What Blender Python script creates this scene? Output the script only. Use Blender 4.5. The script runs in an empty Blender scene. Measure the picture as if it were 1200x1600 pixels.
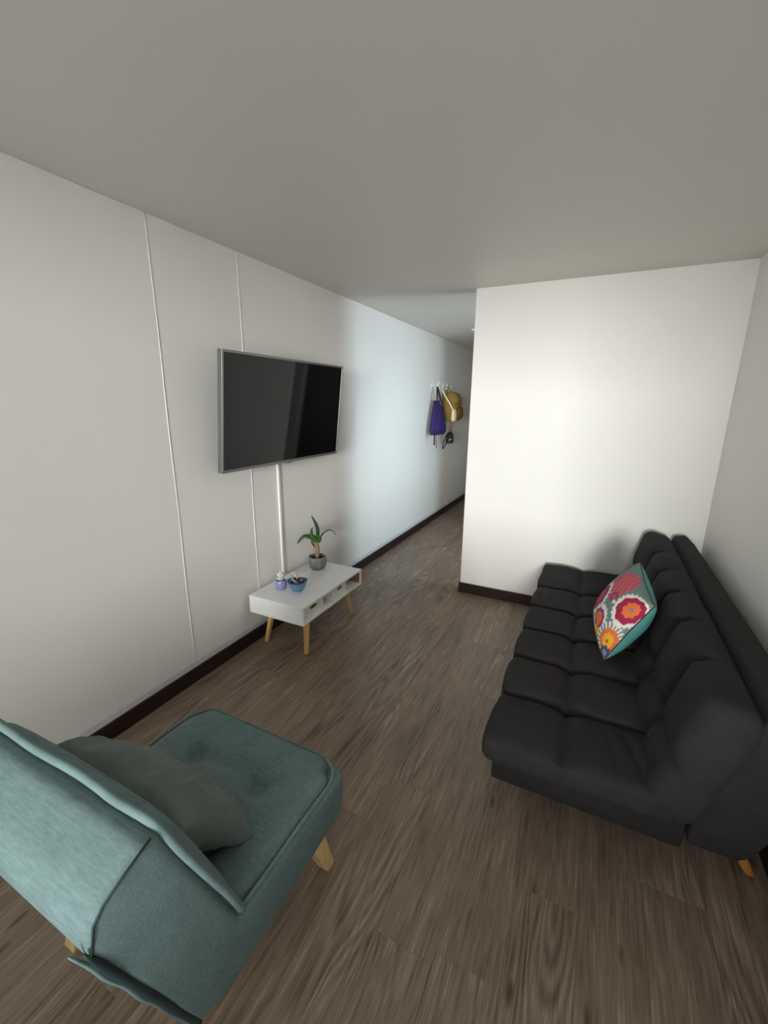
import bpy, bmesh, math, random
import numpy as np
from mathutils import Vector, Matrix, noise

random.seed(7); np.random.seed(7)
SC = bpy.context.scene
COL = SC.collection
pi = math.pi

# ------------------------------------------------------------------ camera
FPX = 667.86
cam = bpy.data.cameras.new('camera'); cam.sensor_fit = 'VERTICAL'; cam.sensor_height = 32.0
cam.lens = FPX / 1600.0 * 32.0; cam.clip_start = 0.02
camo = bpy.data.objects.new('camera', cam); COL.objects.link(camo); SC.camera = camo
yaw, pitch, roll = 0.4558, -0.2491, 0.0092
cf = Vector((-math.sin(yaw)*math.cos(pitch), math.cos(yaw)*math.cos(pitch), math.sin(pitch)))
cr0 = Vector((math.cos(yaw), math.sin(yaw), 0)); cu0 = cr0.cross(cf)
cr = cr0*math.cos(roll) + cu0*math.sin(roll); cu = cu0*math.cos(roll) - cr0*math.sin(roll)
m = Matrix((cr, cu, -cf)).transposed().to_4x4(); m.translation = Vector((1.9344, 0, 1.5804))
camo.matrix_world = m

# ------------------------------------------------------------------ world, daylight, exposure
w = bpy.data.worlds.new('world'); SC.world = w; w.use_nodes = True
bg = w.node_tree.nodes['Background']; bg.inputs[0].default_value = (0.95, 0.97, 1.0, 1); bg.inputs[1].default_value = 3.1

def area(name, loc, target, sx, sy, power, color, spread=180):
    l = bpy.data.lights.new(name, 'AREA'); l.shape = 'RECTANGLE'; l.size = sx; l.size_y = sy
    l.energy = power; l.color = color; l.spread = math.radians(spread)
    o = bpy.data.objects.new(name, l); COL.objects.link(o); o.location = loc
    d = Vector(target) - Vector(loc); o.rotation_euler = d.to_track_quat('-Z', 'Y').to_euler()
    return o
# area lamps added as daylight, outside the invented rear and kitchen windows
WX0, WX1, WZ0, WZ1, WY = 0.60, 2.60, 0.78, 2.15, -1.3  # unseen rear opening, its edges set to shape the daylight
KY0, KY1, KZ0, KZ1, KX = 3.60, 4.40, 0.85, 2.1, 2.72  # unseen kitchen opening, invented to light the corridor wall
area('added_window_light', (2.85, -9.0, 1.90), (0.9, 3.0, 0.9), 2.2, 1.9, 1200, (1.0, 0.975, 0.945))
area('added_kitchen_light', (KX+0.25, 3.95, 1.5), (0.0, 4.0, 1.0), 0.7, 1.1, 14, (0.68, 0.86, 1.0), 100)
SC.view_settings.view_transform = 'Standard'; SC.view_settings.look = 'None'
SC.view_settings.gamma = 1.0; SC.view_settings.use_curve_mapping = False
SC.view_settings.exposure = 0.40
SC.cycles.use_denoising = True
SC.cycles.max_bounces = 10; SC.cycles.diffuse_bounces = 6
SC.cycles.sample_clamp_indirect = 6.0

# ------------------------------------------------------------------ helpers
def obj(name, verts, faces, mat, parent=None, smooth=False, loc=None, autosmooth=None):
    me = bpy.data.meshes.new(name)
    me.from_pydata([tuple(map(float, v)) for v in verts], [], [tuple(int(i) for i in f) for f in faces])
    me.validate(); me.update()
    if mat: me.materials.append(mat)
    o = bpy.data.objects.new(name, me); COL.objects.link(o)
    if smooth:
        me.polygons.foreach_set('use_smooth', [True]*len(me.polygons))
        if autosmooth:
            me.set_sharp_from_angle(angle=math.radians(autosmooth))
    if loc is not None: o.location = loc
    if parent: o.parent = parent
    return o

def tag(o, label=None, cat=None, group=None, kind=None):
    if label: o['label'] = label
    if cat: o['category'] = cat
    if group: o['group'] = group
    if kind: o['kind'] = kind
    return o

def thing(name, label, cat, loc=(0, 0, 0), rot=(0, 0, 0), group=None):
    o = bpy.data.objects.new(name, None); COL.objects.link(o); o.empty_display_size = 0.05
    o.location = loc; o.rotation_euler = rot
    return tag(o, label, cat, group)

class MB:
    """collects shapes into one vertex/face list"""
    def __init__(s): s.v = []; s.f = []
    def add(s, v, f):
        n = len(s.v); s.v += [tuple(p) for p in v]; s.f += [tuple(i+n for i in q) for q in f]; return s
    def box(s, x0, x1, y0, y1, z0, z1):
        v = [(x0,y0,z0),(x1,y0,z0),(x1,y1,z0),(x0,y1,z0),(x0,y0,z1),(x1,y0,z1),(x1,y1,z1),(x0,y1,z1)]
        return s.add(v, [(0,3,2,1),(4,5,6,7),(0,1,5,4),(1,2,6,5),(2,3,7,6),(3,0,4,7)])
    def tube(s, pts, r, n=8, caps=True):
        pts = [Vector(p) for p in pts]; k = len(pts)
        rs = r if isinstance(r, (list, tuple)) else [r]*k
        up = Vector((0, 0, 1)); V = []; prev = None
        for i, p in enumerate(pts):
            t = (pts[min(i+1, k-1)] - pts[max(i-1, 0)]).normalized()
            if prev is None:
                a = t.cross(up)
                if a.length < 1e-3: a = t.cross(Vector((1, 0, 0)))
            else:
                a = prev - t*prev.dot(t)
                if a.length < 1e-5: a = t.cross(up)
            a.normalize(); b = t.cross(a); prev = a
            for j in range(n):
                an = 2*pi*j/n; V.append(p + a*math.cos(an)*rs[i] + b*math.sin(an)*rs[i])
        F = [(i*n+j, i*n+(j+1) % n, (i+1)*n+(j+1) % n, (i+1)*n+j) for i in range(k-1) for j in range(n)]
        if caps: F += [tuple(range(n-1, -1, -1)), tuple((k-1)*n+j for j in range(n))]
        return s.add(V, F)
    def lathe(s, prof, c=(0, 0, 0), n=32, close=True):
        V = [(c[0]+r*math.cos(2*pi*j/n), c[1]+r*math.sin(2*pi*j/n), c[2]+z) for r, z in prof for j in range(n)]
        F = [(i*n+j, i*n+(j+1) % n, (i+1)*n+(j+1) % n, (i+1)*n+j) for i in range(len(prof)-1) for j in range(n)]
        if close: F += [tuple(range(n-1, -1, -1)), tuple((len(prof)-1)*n+j for j in range(n))]
        return s.add(V, F)
    def loop_tube(s, pts, r, n=8):
        pts = [Vector(p) for p in pts]; k = len(pts); V = []; prev = None
        for i, p in enumerate(pts):
            t = (pts[(i+1) % k] - pts[i-1]).normalized()
            a = t.cross(Vector((0.13, 0.21, 1))) if prev is None else prev - t*prev.dot(t)
            a.normalize(); b = t.cross(a); prev = a
            for j in range(n):
                an = 2*pi*j/n; V.append(p + a*math.cos(an)*r + b*math.sin(an)*r)
        F = [(i*n+j, i*n+(j+1) % n, ((i+1) % k)*n+(j+1) % n, ((i+1) % k)*n+j) for i in range(k) for j in range(n)]
        return s.add(V, F)
    def prism_y(s, prof, y0, y1):      # prof: (x, z)
        n = len(prof)
        V = [(x, y0, z) for x, z in prof] + [(x, y1, z) for x, z in prof]
        F = [tuple(range(n)), tuple(range(2*n-1, n-1, -1))] + [(i, i+n, (i+1) % n+n, (i+1) % n) for i in range(n)]
        return s.add(V, F)
    def prism_x(s, prof, x0, x1):      # prof: (y, z)
        n = len(prof)
        V = [(x0, y, z) for y, z in prof] + [(x1, y, z) for y, z in prof]
        F = [tuple(range(n)), tuple(range(2*n-1, n-1, -1))] + [(i, i+n, (i+1) % n+n, (i+1) % n) for i in range(n)]
        return s.add(V, F)
    def build(s, name, mat, parent=None, smooth=False, auto=None, bevel=0, seg=2, loc=None):
        o = obj(name, s.v, s.f, mat, parent, smooth, loc, auto)
        bm = bmesh.new(); bm.from_mesh(o.data); bmesh.ops.recalc_face_normals(bm, faces=bm.faces)
        if bevel:
            bmesh.ops.bevel(bm, geom=[e for e in bm.edges if len(e.link_faces) == 2 and e.calc_face_angle(0) > 0.4],
                            offset=bevel, segments=seg, profile=0.5, affect='EDGES', clamp_overlap=True)
            if smooth:
                for f in bm.faces: f.smooth = True
        bm.to_mesh(o.data); bm.free()
        if smooth and (auto or bevel): o.data.set_sharp_from_angle(angle=math.radians(auto or 40))
        return o

def axis(h, r, n):
    e = [-h, -h+r*0.18, -h+r*0.42, -h+r*0.7]
    mid = list(np.linspace(-h+r, h-r, n+1))
    return np.array(e + mid + [-x for x in reversed(e)])

def rbox(size, r, seg):
    """closed rounded box lattice: verts, outward normals, quads (centred)"""
    h = [s/2 for s in size]; A = [axis(h[i], r, seg[i]) for i in range(3)]
    n = [len(a) for a in A]; idx = {}; P = []; F = []
    def vid(i, j, k):
        key = (i, j, k)
        if key not in idx: idx[key] = len(P); P.append((A[0][i], A[1][j], A[2][k]))
        return idx[key]
    for s, k in ((0, 0), (1, n[2]-1)):
        for i in range(n[0]-1):
            for j in range(n[1]-1):
                q = [vid(i,j,k), vid(i+1,j,k), vid(i+1,j+1,k), vid(i,j+1,k)]; F.append(q if s else q[::-1])
    for s, j in ((0, 0), (1, n[1]-1)):
        for i in range(n[0]-1):
            for k in range(n[2]-1):
                q = [vid(i,j,k), vid(i,j,k+1), vid(i+1,j,k+1), vid(i+1,j,k)]; F.append(q if s else q[::-1])
    for s, i in ((0, 0), (1, n[0]-1)):
        for j in range(n[1]-1):
            for k in range(n[2]-1):
                q = [vid(i,j,k), vid(i,j+1,k), vid(i,j+1,k+1), vid(i,j,k+1)]; F.append(q if s else q[::-1])
    P = np.array(P); H = np.array(h) - r
    Q = np.clip(P, -H, H); D = P - Q; L = np.linalg.norm(D, axis=1, keepdims=True)
    N = D/np.maximum(L, 1e-9)
    return Q + N*r, N, F

def nz(p, s, seed=0.0):
    return noise.noise(Vector((p[0]*s+seed, p[1]*s+seed*1.7, p[2]*s-seed)))

# ------------------------------------------------------------------ materials
def new_mat(name):
    mt = bpy.data.materials.new(name); mt.use_nodes = True
    nt = mt.node_tree; return mt, nt, nt.nodes['Principled BSDF']
def N(nt, t, **kw):
    n = nt.nodes.new(t)
    for k, v in kw.items(): setattr(n, k, v)
    return n
def lin(c):
    return tuple(((x/255)/12.92 if x/255 <= 0.04045 else ((x/255+0.055)/1.055)**2.4) for x in c) + (1,)
def ramp(nt, fac, stops):
    r = N(nt, 'ShaderNodeValToRGB'); nt.links.new(fac, r.inputs[0])
    el = r.color_ramp.elements
    while len(el) < len(stops): el.new(0.5)
    for e, (p, c) in zip(el, stops): e.position = p; e.color = c
    return r
def coords(nt, scale=(1, 1, 1), kind='Object'):
    tc = N(nt, 'ShaderNodeTexCoord'); mp = N(nt, 'ShaderNodeMapping'); mp.inputs['Scale'].default_value = scale
    nt.links.new(tc.outputs[kind], mp.inputs[0]); return mp.outputs[0]
def bump(nt, b, height, strength, dist=0.002):
    bn = N(nt, 'ShaderNodeBump'); bn.inputs['Strength'].default_value = strength; bn.inputs['Distance'].default_value = dist
    nt.links.new(height, bn.inputs['Height']); nt.links.new(bn.outputs[0], b.inputs['Normal']); return bn

def plain(name, c, rough=0.5, metal=0.0, var=0.06, scale=30, bmp=0.0, spec=0.5):
    mt, nt, b = new_mat(name)
    n = N(nt, 'ShaderNodeTexNoise'); n.inputs['Scale'].default_value = scale; n.inputs['Detail'].default_value = 4
    nt.links.new(coords(nt), n.inputs['Vector'])
    c = tuple(c[:3]); a = tuple(max(0, x*(1-var)) for x in c) + (1,); d = tuple(min(1, x*(1+var)) for x in c) + (1,)
    r = ramp(nt, n.outputs[0], [(0.3, a), (0.7, d)]); nt.links.new(r.outputs[0], b.inputs['Base Color'])
    b.inputs['Roughness'].default_value = rough; b.inputs['Metallic'].default_value = metal
    b.inputs['Specular IOR Level'].default_value = spec
    if bmp: bump(nt, b, n.outputs[0], bmp)
    return mt

def wall_paint(name, c):
    mt, nt, b = new_mat(name); v = coords(nt)
    n = N(nt, 'ShaderNodeTexNoise'); n.inputs['Scale'].default_value = 1.3; n.inputs['Detail'].default_value = 5
    nt.links.new(v, n.inputs['Vector'])
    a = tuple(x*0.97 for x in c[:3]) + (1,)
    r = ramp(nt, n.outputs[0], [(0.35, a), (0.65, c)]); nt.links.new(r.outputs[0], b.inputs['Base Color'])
    f = N(nt, 'ShaderNodeTexNoise'); f.inputs['Scale'].default_value = 160; f.inputs['Detail'].default_value = 3
    nt.links.new(v, f.inputs['Vector'])
    b.inputs['Roughness'].default_value = 0.55; b.inputs['Specular IOR Level'].default_value = 0.3
    bump(nt, b, f.outputs[0], 0.12, 0.001); return mt

def fabric(name, c, var=0.18, weave=900, bstr=0.5, sheen=0.3, mottle=9, streak=False):
    mt, nt, b = new_mat(name); v = coords(nt)
    n = N(nt, 'ShaderNodeTexNoise'); n.inputs['Scale'].default_value = mottle; n.inputs['Detail'].default_value = 6; n.inputs['Roughness'].default_value = 0.65
    nt.links.new(v, n.inputs['Vector'])
    f = N(nt, 'ShaderNodeTexNoise'); f.inputs['Scale'].default_value = weave; f.inputs['Detail'].default_value = 2
    nt.links.new(v, f.inputs['Vector'])
    mx = N(nt, 'ShaderNodeMix', data_type='FLOAT'); mx.inputs[0].default_value = 0.5
    nt.links.new(n.outputs[0], mx.inputs[2]); nt.links.new(f.outputs[0], mx.inputs[3])
    fac = mx.outputs[0]
    if streak:      # slubs of the weave running across the cloth
        s = N(nt, 'ShaderNodeTexNoise'); s.inputs['Scale'].default_value = 1.0; s.inputs['Detail'].default_value = 3
        nt.links.new(coords(nt, (30, 170, 170)), s.inputs['Vector'])
        m2 = N(nt, 'ShaderNodeMix', data_type='FLOAT'); m2.inputs[0].default_value = 0.4
        nt.links.new(fac, m2.inputs[2]); nt.links.new(s.outputs[0], m2.inputs[3]); fac = m2.outputs[0]
    a = tuple(x*(1-var) for x in c[:3]) + (1,); d = tuple(min(1, x*(1+var)) for x in c[:3]) + (1,)
    r = ramp(nt, fac, [(0.38, a), (0.62, d)]); nt.links.new(r.outputs[0], b.inputs['Base Color'])
    b.inputs['Roughness'].default_value = 0.9; b.inputs['Specular IOR Level'].default_value = 0.2
    b.inputs['Sheen Weight'].default_value = sheen; b.inputs['Sheen Roughness'].default_value = 0.5
    b.inputs['Sheen Tint'].default_value = c
    bump(nt, b, fac, bstr, 0.0015); return mt

def wood_floor():
    mt, nt, b = new_mat('floor_planks')
    tc = N(nt, 'ShaderNodeTexCoord'); oi = N(nt, 'ShaderNodeObjectInfo')
    off = N(nt, 'ShaderNodeMath', operation='MULTIPLY'); off.inputs[1].default_value = 57.0
    nt.links.new(oi.outputs['Random'], off.inputs[0])
    cmb = N(nt, 'ShaderNodeCombineXYZ')
    for i in range(3): nt.links.new(off.outputs[0], cmb.inputs[i])
    add = N(nt, 'ShaderNodeVectorMath', operation='ADD'); nt.links.new(tc.outputs['Object'], add.inputs[0]); nt.links.new(cmb.outputs[0], add.inputs[1])
    def mapped(sc):
        mp = N(nt, 'ShaderNodeMapping'); mp.inputs['Scale'].default_value = sc; nt.links.new(add.outputs[0], mp.inputs[0]); return mp.outputs[0]
    def noi(sc, detail=5, rough=0.6, dist=0.0):
        n = N(nt, 'ShaderNodeTexNoise'); n.inputs['Scale'].default_value = 1; n.inputs['Detail'].default_value = detail
        n.inputs['Roughness'].default_value = rough; n.inputs['Distortion'].default_value = dist
        nt.links.new(mapped(sc), n.inputs['Vector']); return n.outputs[0]
    def mixf(a, c, t):
        mx = N(nt, 'ShaderNodeMix', data_type='FLOAT'); mx.inputs[0].default_value = t
        nt.links.new(a, mx.inputs[2]); nt.links.new(c, mx.inputs[3]); return mx.outputs[0]
    broad = noi((9, 1.4, 1), 4, 0.6, 0.8); grain = noi((75, 4.0, 1), 5, 0.65, 0.5); fine = noi((210, 7, 1), 3, 0.7)
    # cathedral figure: contour lines of a slow noise stretched along the plank
    slow = noi((6.5, 0.75, 1), 2, 0.45, 0.35)
    ml = N(nt, 'ShaderNodeMath', operation='MULTIPLY'); ml.inputs[1].default_value = 95.0; nt.links.new(slow, ml.inputs[0])
    sn = N(nt, 'ShaderNodeMath', operation='SINE'); nt.links.new(ml.outputs[0], sn.inputs[0])
    s01 = N(nt, 'ShaderNodeMath', operation='MULTIPLY_ADD'); s01.inputs[1].default_value = 0.5; s01.inputs[2].default_value = 0.5; nt.links.new(sn.outputs[0], s01.inputs[0])
    patch = noi((5, 1.1, 1), 2, 0.5); pr = ramp(nt, patch, [(0.45, (0, 0, 0, 1)), (0.65, (0.8, 0.8, 0.8, 1))])
    mxw = N(nt, 'ShaderNodeMix', data_type='FLOAT'); nt.links.new(pr.outputs[0], mxw.inputs[0]); mxw.inputs[2].default_value = 0.5; nt.links.new(s01.outputs[0], mxw.inputs[3])
    fac = mixf(mixf(broad, grain, 0.5), mixf(mxw.outputs[0], fine, 0.70), 0.46)
    r = ramp(nt, fac, [(0.35, lin((74, 61, 50))), (0.455, lin((119, 102, 86))), (0.545, lin((142, 124, 106))), (0.67, lin((184, 166, 146)))])
    # knots
    vo = N(nt, 'ShaderNodeTexVoronoi'); vo.inputs['Scale'].default_value = 1; nt.links.new(mapped((7.5, 2.1, 1)), vo.inputs['Vector'])
    kr = ramp(nt, vo.outputs['Distance'], [(0.03, (0.35, 0.3, 0.26, 1)), (0.10, (1, 1, 1, 1))])
    mul = N(nt, 'ShaderNodeMix', data_type='RGBA', blend_type='MULTIPLY'); mul.inputs[0].default_value = 1
    nt.links.new(r.outputs[0], mul.inputs[6]); nt.links.new(kr.outputs[0], mul.inputs[7])
    hsv = N(nt, 'ShaderNodeHueSaturation')
    mr = N(nt, 'ShaderNodeMapRange'); mr.inputs[3].default_value = 0.95; mr.inputs[4].default_value = 1.05
    nt.links.new(oi.outputs['Random'], mr.inputs[0]); nt.links.new(mr.outputs[0], hsv.inputs['Value'])
    nt.links.new(mul.outputs[2], hsv.inputs['Color']); nt.links.new(hsv.outputs[0], b.inputs['Base Color'])
    b.inputs['Roughness'].default_value = 0.42; b.inputs['Specular IOR Level'].default_value = 0.45
    bump(nt, b, fac, 0.35, 0.0012); return mt

def wood(name, c1, c2, scale=(12, 12, 60), rough=0.45):
    mt, nt, b = new_mat(name)
    n = N(nt, 'ShaderNodeTexNoise'); n.inputs['Scale'].default_value = 1; n.inputs['Detail'].default_value = 4; n.inputs['Distortion'].default_value = 0.6
    nt.links.new(coords(nt, scale), n.inputs['Vector'])
    r = ramp(nt, n.outputs[0], [(0.35, c1), (0.65, c2)]); nt.links.new(r.outputs[0], b.inputs['Base Color'])
    b.inputs['Roughness'].default_value = rough; return mt

def vcol(name, attr, rough=0.9):
    mt, nt, b = new_mat(name)
    a = N(nt, 'ShaderNodeAttribute', attribute_name=attr)
    f = N(nt, 'ShaderNodeTexNoise'); f.inputs['Scale'].default_value = 500; nt.links.new(coords(nt), f.inputs['Vector'])
    nt.links.new(a.outputs['Color'], b.inputs['Base Color']); b.inputs['Roughness'].default_value = rough
    b.inputs['Specular IOR Level'].default_value = 0.2; bump(nt, b, f.outputs[0], 0.4, 0.001); return mt

M = dict(
    wall=wall_paint('white_wall_paint', (0.86, 0.84, 0.815, 1)),
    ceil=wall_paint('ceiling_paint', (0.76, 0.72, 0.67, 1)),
    seam=plain('seam_caulk', (0.86, 0.85, 0.83), 0.4),
    strip=plain('wall_foot_strip', (0.66, 0.68, 0.69), 0.45),
    board=wood('dark_baseboard_wood', lin((30, 17, 13)), lin((44, 26, 20)), (60, 3, 60), 0.35),
    plank=wood_floor(), sub=plain('subfloor', (0.03, 0.025, 0.02), 0.9),
    white=plain('white_laminate', (0.87, 0.87, 0.875), 0.35, var=0.02),
    plastic=plain('white_plastic', (0.86, 0.86, 0.85), 0.35, var=0.02),
    inner=wood('brown_board', lin((150, 105, 70)), lin((176, 128, 88)), (8, 8, 8), 0.6),
    legwood=wood('beech_leg', lin((214, 166, 96)), lin((232, 190, 122)), (60, 60, 8), 0.4),
    orangewood=wood('oak_leg', lin((196, 132, 62)), lin((214, 152, 80)), (60, 60, 8), 0.4),
    doorwood=wood('brown_door_wood', lin((58, 38, 27)), lin((84, 57, 41)), (40, 40, 3), 0.5),
    chairleg=wood('pale_beech_leg', lin((226, 194, 130)), lin((238, 212, 154)), (50, 50, 8), 0.45),
    cream=plain('cream_box', (0.74, 0.71, 0.62), 0.6),
    slot=plain('slot_shade', (0.10, 0.075, 0.02), 0.6),
    sofa=fabric('charcoal_sofa_fabric', (0.0270, 0.0240, 0.0250, 1), 0.16, 700, 0.35, 0.12, 14),
    teal=fabric('teal_chair_fabric', (0.136, 0.200, 0.201, 1), 0.20, 420, 0.6, 0.12, 16, True),
    tealpipe=fabric('teal_piping_fabric', (0.140, 0.205, 0.204, 1), 0.15, 600, 0.4, 0.12, 20),
    zipper=plain('dark_teal_zip', (0.012, 0.030, 0.034), 0.6),
    sage=fabric('sage_cushion_fabric', (0.150, 0.178, 0.168, 1), 0.14, 700, 0.3, 0.2, 8),
    pillowback=fabric('turquoise_cushion_back', (0.085, 0.30, 0.275, 1), 0.12, 800, 0.3, 0.15, 8),
    pillowpipe=fabric('mauve_piping', (0.11, 0.035, 0.045, 1), 0.1, 800, 0.2, 0.1),
    silver=plain('tv_silver', (0.24, 0.24, 0.235), 0.38, 0.85, 0.03),
    tvback=plain('tv_black_plastic', (0.012, 0.012, 0.013), 0.45),
    metal=plain('steel', (0.5, 0.5, 0.5), 0.35, 0.9),
    lilac=plain('lilac_ceramic', lin((150, 148, 200)), 0.18, var=0.05),
    blue=plain('blue_ceramic', lin((92, 140, 172)), 0.2, var=0.08, scale=14),
    soil=plain('dark_soil', (0.018, 0.011, 0.008), 0.95, var=0.5, scale=90, bmp=0.8),
    stone=plain('brown_stone', (0.06, 0.035, 0.025), 0.6, var=0.4, scale=40),
    pale=plain('pale_stone', (0.62, 0.58, 0.54), 0.6, var=0.1),
    petal=plain('white_petal', (0.83, 0.82, 0.80), 0.5, var=0.03),
    bark=wood('plant_stem_bark', lin((120, 92, 68)), lin((170, 142, 112)), (30, 30, 160), 0.8),
    leaf=plain('green_leaf', lin((70, 104, 44)), 0.38, var=0.35, scale=22),
    leafdark=plain('dark_green_leaf', lin((50, 84, 46)), 0.38, var=0.3, scale=22),
    purple=fabric('purple_nylon', lin((52, 40, 96)), 0.15, 400, 0.2, 0.1, 10),
    black=plain('black_leather', (0.010, 0.010, 0.011), 0.35, var=0.2, scale=60, bmp=0.3),
    blackcord=plain('black_cord', (0.010, 0.009, 0.012), 0.8),
    tan=fabric('tan_canvas', lin((138, 112, 60)), 0.15, 300, 0.3, 0.1, 12),
    tandark=fabric('dark_tan_canvas', lin((106, 80, 40)), 0.15, 300, 0.3, 0.1, 12),
    creamcloth=fabric('cream_cloth', lin((222, 200, 164)), 0.08, 400, 0.2, 0.1, 12),
)
# streaked grey pot glaze
mt, nt, b = new_mat('streaked_grey_glaze')
n = N(nt, 'ShaderNodeTexNoise'); n.inputs['Scale'].default_value = 1; n.inputs['Detail'].default_value = 5
nt.links.new(coords(nt, (70, 70, 9)), n.inputs['Vector'])
r = ramp(nt, n.outputs[0], [(0.3, lin((84, 84, 88))), (0.7, lin((146, 146, 148)))]); nt.links.new(r.outputs[0], b.inputs['Base Color'])
b.inputs['Roughness'].default_value = 0.4; M['greypot'] = mt
# television glass
mt, nt, b = new_mat('tv_glass'); b.inputs['Base Color'].default_value = (0.0035, 0.0035, 0.004, 1)
n = N(nt, 'ShaderNodeTexNoise'); n.inputs['Scale'].default_value = 3; nt.links.new(coords(nt), n.inputs['Vector'])
r = ramp(nt, n.outputs[0], [(0, (0.03, 0.03, 0.03, 1)), (1, (0.05, 0.05, 0.05, 1))]); nt.links.new(r.outputs[0], b.inputs['Roughness'])
b.inputs['Specular IOR Level'].default_value = 0.30; M['glass_tv'] = mt
mt, nt, b = new_mat('window_glass'); b.inputs['Roughness'].default_value = 0.02; b.inputs['Base Color'].default_value = (0.02, 0.02, 0.02, 1)
tr = N(nt, 'ShaderNodeBsdfTransparent'); tr.inputs[0].default_value = (0.96, 0.98, 0.97, 1); mxs = N(nt, 'ShaderNodeMixShader'); mxs.inputs[0].default_value = 0.07
nt.links.new(tr.outputs[0], mxs.inputs[1]); nt.links.new(b.outputs[0], mxs.inputs[2])
nt.links.new(mxs.outputs[0], nt.nodes['Material Output'].inputs['Surface']); M['glass'] = mt

# ------------------------------------------------------------------ the room
H = 2.40; XR = 2.653; XE = 1.018; YB = 3.382; YEND = 9.0; YR = WY
def S(o): return tag(o, kind='structure')

floor = S(MB().box(-0.1, 2.85, YR-0.1, YEND+0.1, -0.06, -0.012).build('floor', M['sub']))
PW, PL = 0.187, 1.24
def plank_mesh():
    mb = MB().box(-PW/2+0.0002, PW/2-0.0002, -PL/2+0.0002, PL/2-0.0002, -0.011, 0.0)
    o = mb.build('plank', M['plank'], bevel=0.0004, seg=1); return o
pk = plank_mesh(); pme = pk.data; bpy.data.objects.remove(pk)
rng = random.Random(3); c = 0; x = 0.0
while x < 2.75:
    y = YR - rng.random()*PL
    while y < YEND:
        y0 = max(y, YR); y1 = min(y+PL, YEND)
        inside = (x < XE-0.02) or (y0 < 5.1)
        if y1-y0 > 0.06 and inside:
            o = bpy.data.objects.new('plank', pme); COL.objects.link(o); o.parent = floor
            x1 = min(x+PW, 2.75); o.location = ((x+x1)/2, (y0+y1)/2, 0)
            o.scale = ((x1-x)/PW, (y1-y0)/PL, 1)
        y += PL
    x += PW

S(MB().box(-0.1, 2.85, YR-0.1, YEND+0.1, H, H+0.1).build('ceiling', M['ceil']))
# left wall: boards under the paint with two raised caulked joints
wl = S(MB().box(-0.12, -0.004, YR-0.1, YEND, 0, H).build('wall_left', M['wall']))
Y1, Y2 = 1.4812, 2.033
for a, bb in ((YR, Y1-0.003), (Y1+0.003, Y2-0.003), (Y2+0.003, YEND)):
    MB().box(-0.004, 0.0, a, bb, 0.122, H-0.001).build('panel', M['wall'], wl)
for yy in (Y1, Y2):
    pts = [(0.0005, yy+0.0012*math.sin(z*7+yy*9), z) for z in np.linspace(0.118, H-0.004, 40)]
    MB().tube(pts, 0.0027, 6).build('joint_bead', M['seam'], wl, True)
MB().box(-0.004, 0.002, YR, YEND, 0.086, 0.122).build('foot_strip', M['strip'], wl, bevel=0.001)
S(MB().box(XE, 2.75, YB, YB+0.12, 0, H).build('wall_back', M['wall']))
S(MB().box(XR, XR+0.10, YR, YB, 0, H).build('wall_right', M['wall']))
S(MB().box(XE, XE+0.1, 5.1, YEND, 0, H).build('wall_corridor', M['wall']))
S(MB().box(-0.1, XE+0.1, YEND, YEND+0.1, 0, H).build('wall_end', M['wall']))
S(MB().box(XE+0.1, 2.85, 5.10, 5.20, 0, H).build('wall_kitchen', M['wall']))
# unseen outer wall of the invented kitchen nook, opened for the added light
S(MB().box(2.75, 2.85, YB, KY0, 0, H).box(2.75, 2.85, KY1, 5.2, 0, H).box(2.75, 2.85, KY0, KY1, 0, KZ0).box(2.75, 2.85, KY0, KY1, KZ1, H).build('wall_side', M['wall']))
# unseen rear wall; its window is invented and sized to shape the daylight
S(MB().box(-0.1, WX0, YR-0.14, YR, 0, H).box(WX1, 2.85, YR-0.14, YR, 0, H).box(WX0, WX1, YR-0.14, YR, 0, WZ0)
  .box(WX0, WX1, YR-0.14, YR, WZ1, H).build('wall_rear', M['wall']))
def window(name, boxes, pane):
    f = MB()
    for q in boxes: f.box(*q)
    o = S(f.build(name, M['plastic'], bevel=0.003))
    MB().box(*pane).build('pane', M['glass'], o); return o
t = 0.05
window('added_rear_window', [(WX0, WX0+t, YR-0.1, YR-0.04, WZ0, WZ1), (WX1-t, WX1, YR-0.1, YR-0.04, WZ0, WZ1), (WX0+t, WX1-t, YR-0.1, YR-0.04, WZ0, WZ0+t),
                    (WX0+t, WX1-t, YR-0.1, YR-0.04, WZ1-t, WZ1)],
       (WX0+t, WX1-t, YR-0.072, YR-0.068, WZ0+t, WZ1-t))
window('added_kitchen_window', [(2.77, 2.83, KY0, KY0+t, KZ0, KZ1), (2.77, 2.83, KY1-t, KY1, KZ0, KZ1), (2.77, 2.83, KY0+t, KY1-t, KZ0, KZ0+t), (2.77, 2.83, KY0+t, KY1-t, KZ1-t, KZ1)],
       (2.798, 2.802, KY0+t, KY1-t, KZ0+t, KZ1-t))
# unseen brown door added in the nook to darken the television's reflection
d1 = S(MB().box(1.30, 2.10, 5.072, 5.10, 0, 2.05).build('added_dark_door', M['doorwood'], bevel=0.003))
for zz in (0.15, 1.10): MB().box(1.42, 1.98, 5.064, 5.073, zz, zz+0.80).build('panel', M['doorwood'], d1, bevel=0.006)
MB().tube([(1.38, 5.072, 1.0), (1.38, 5.035, 1.0), (1.48, 5.03, 1.0)], 0.009, 10).build('handle', M['metal'], d1, True)
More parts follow.
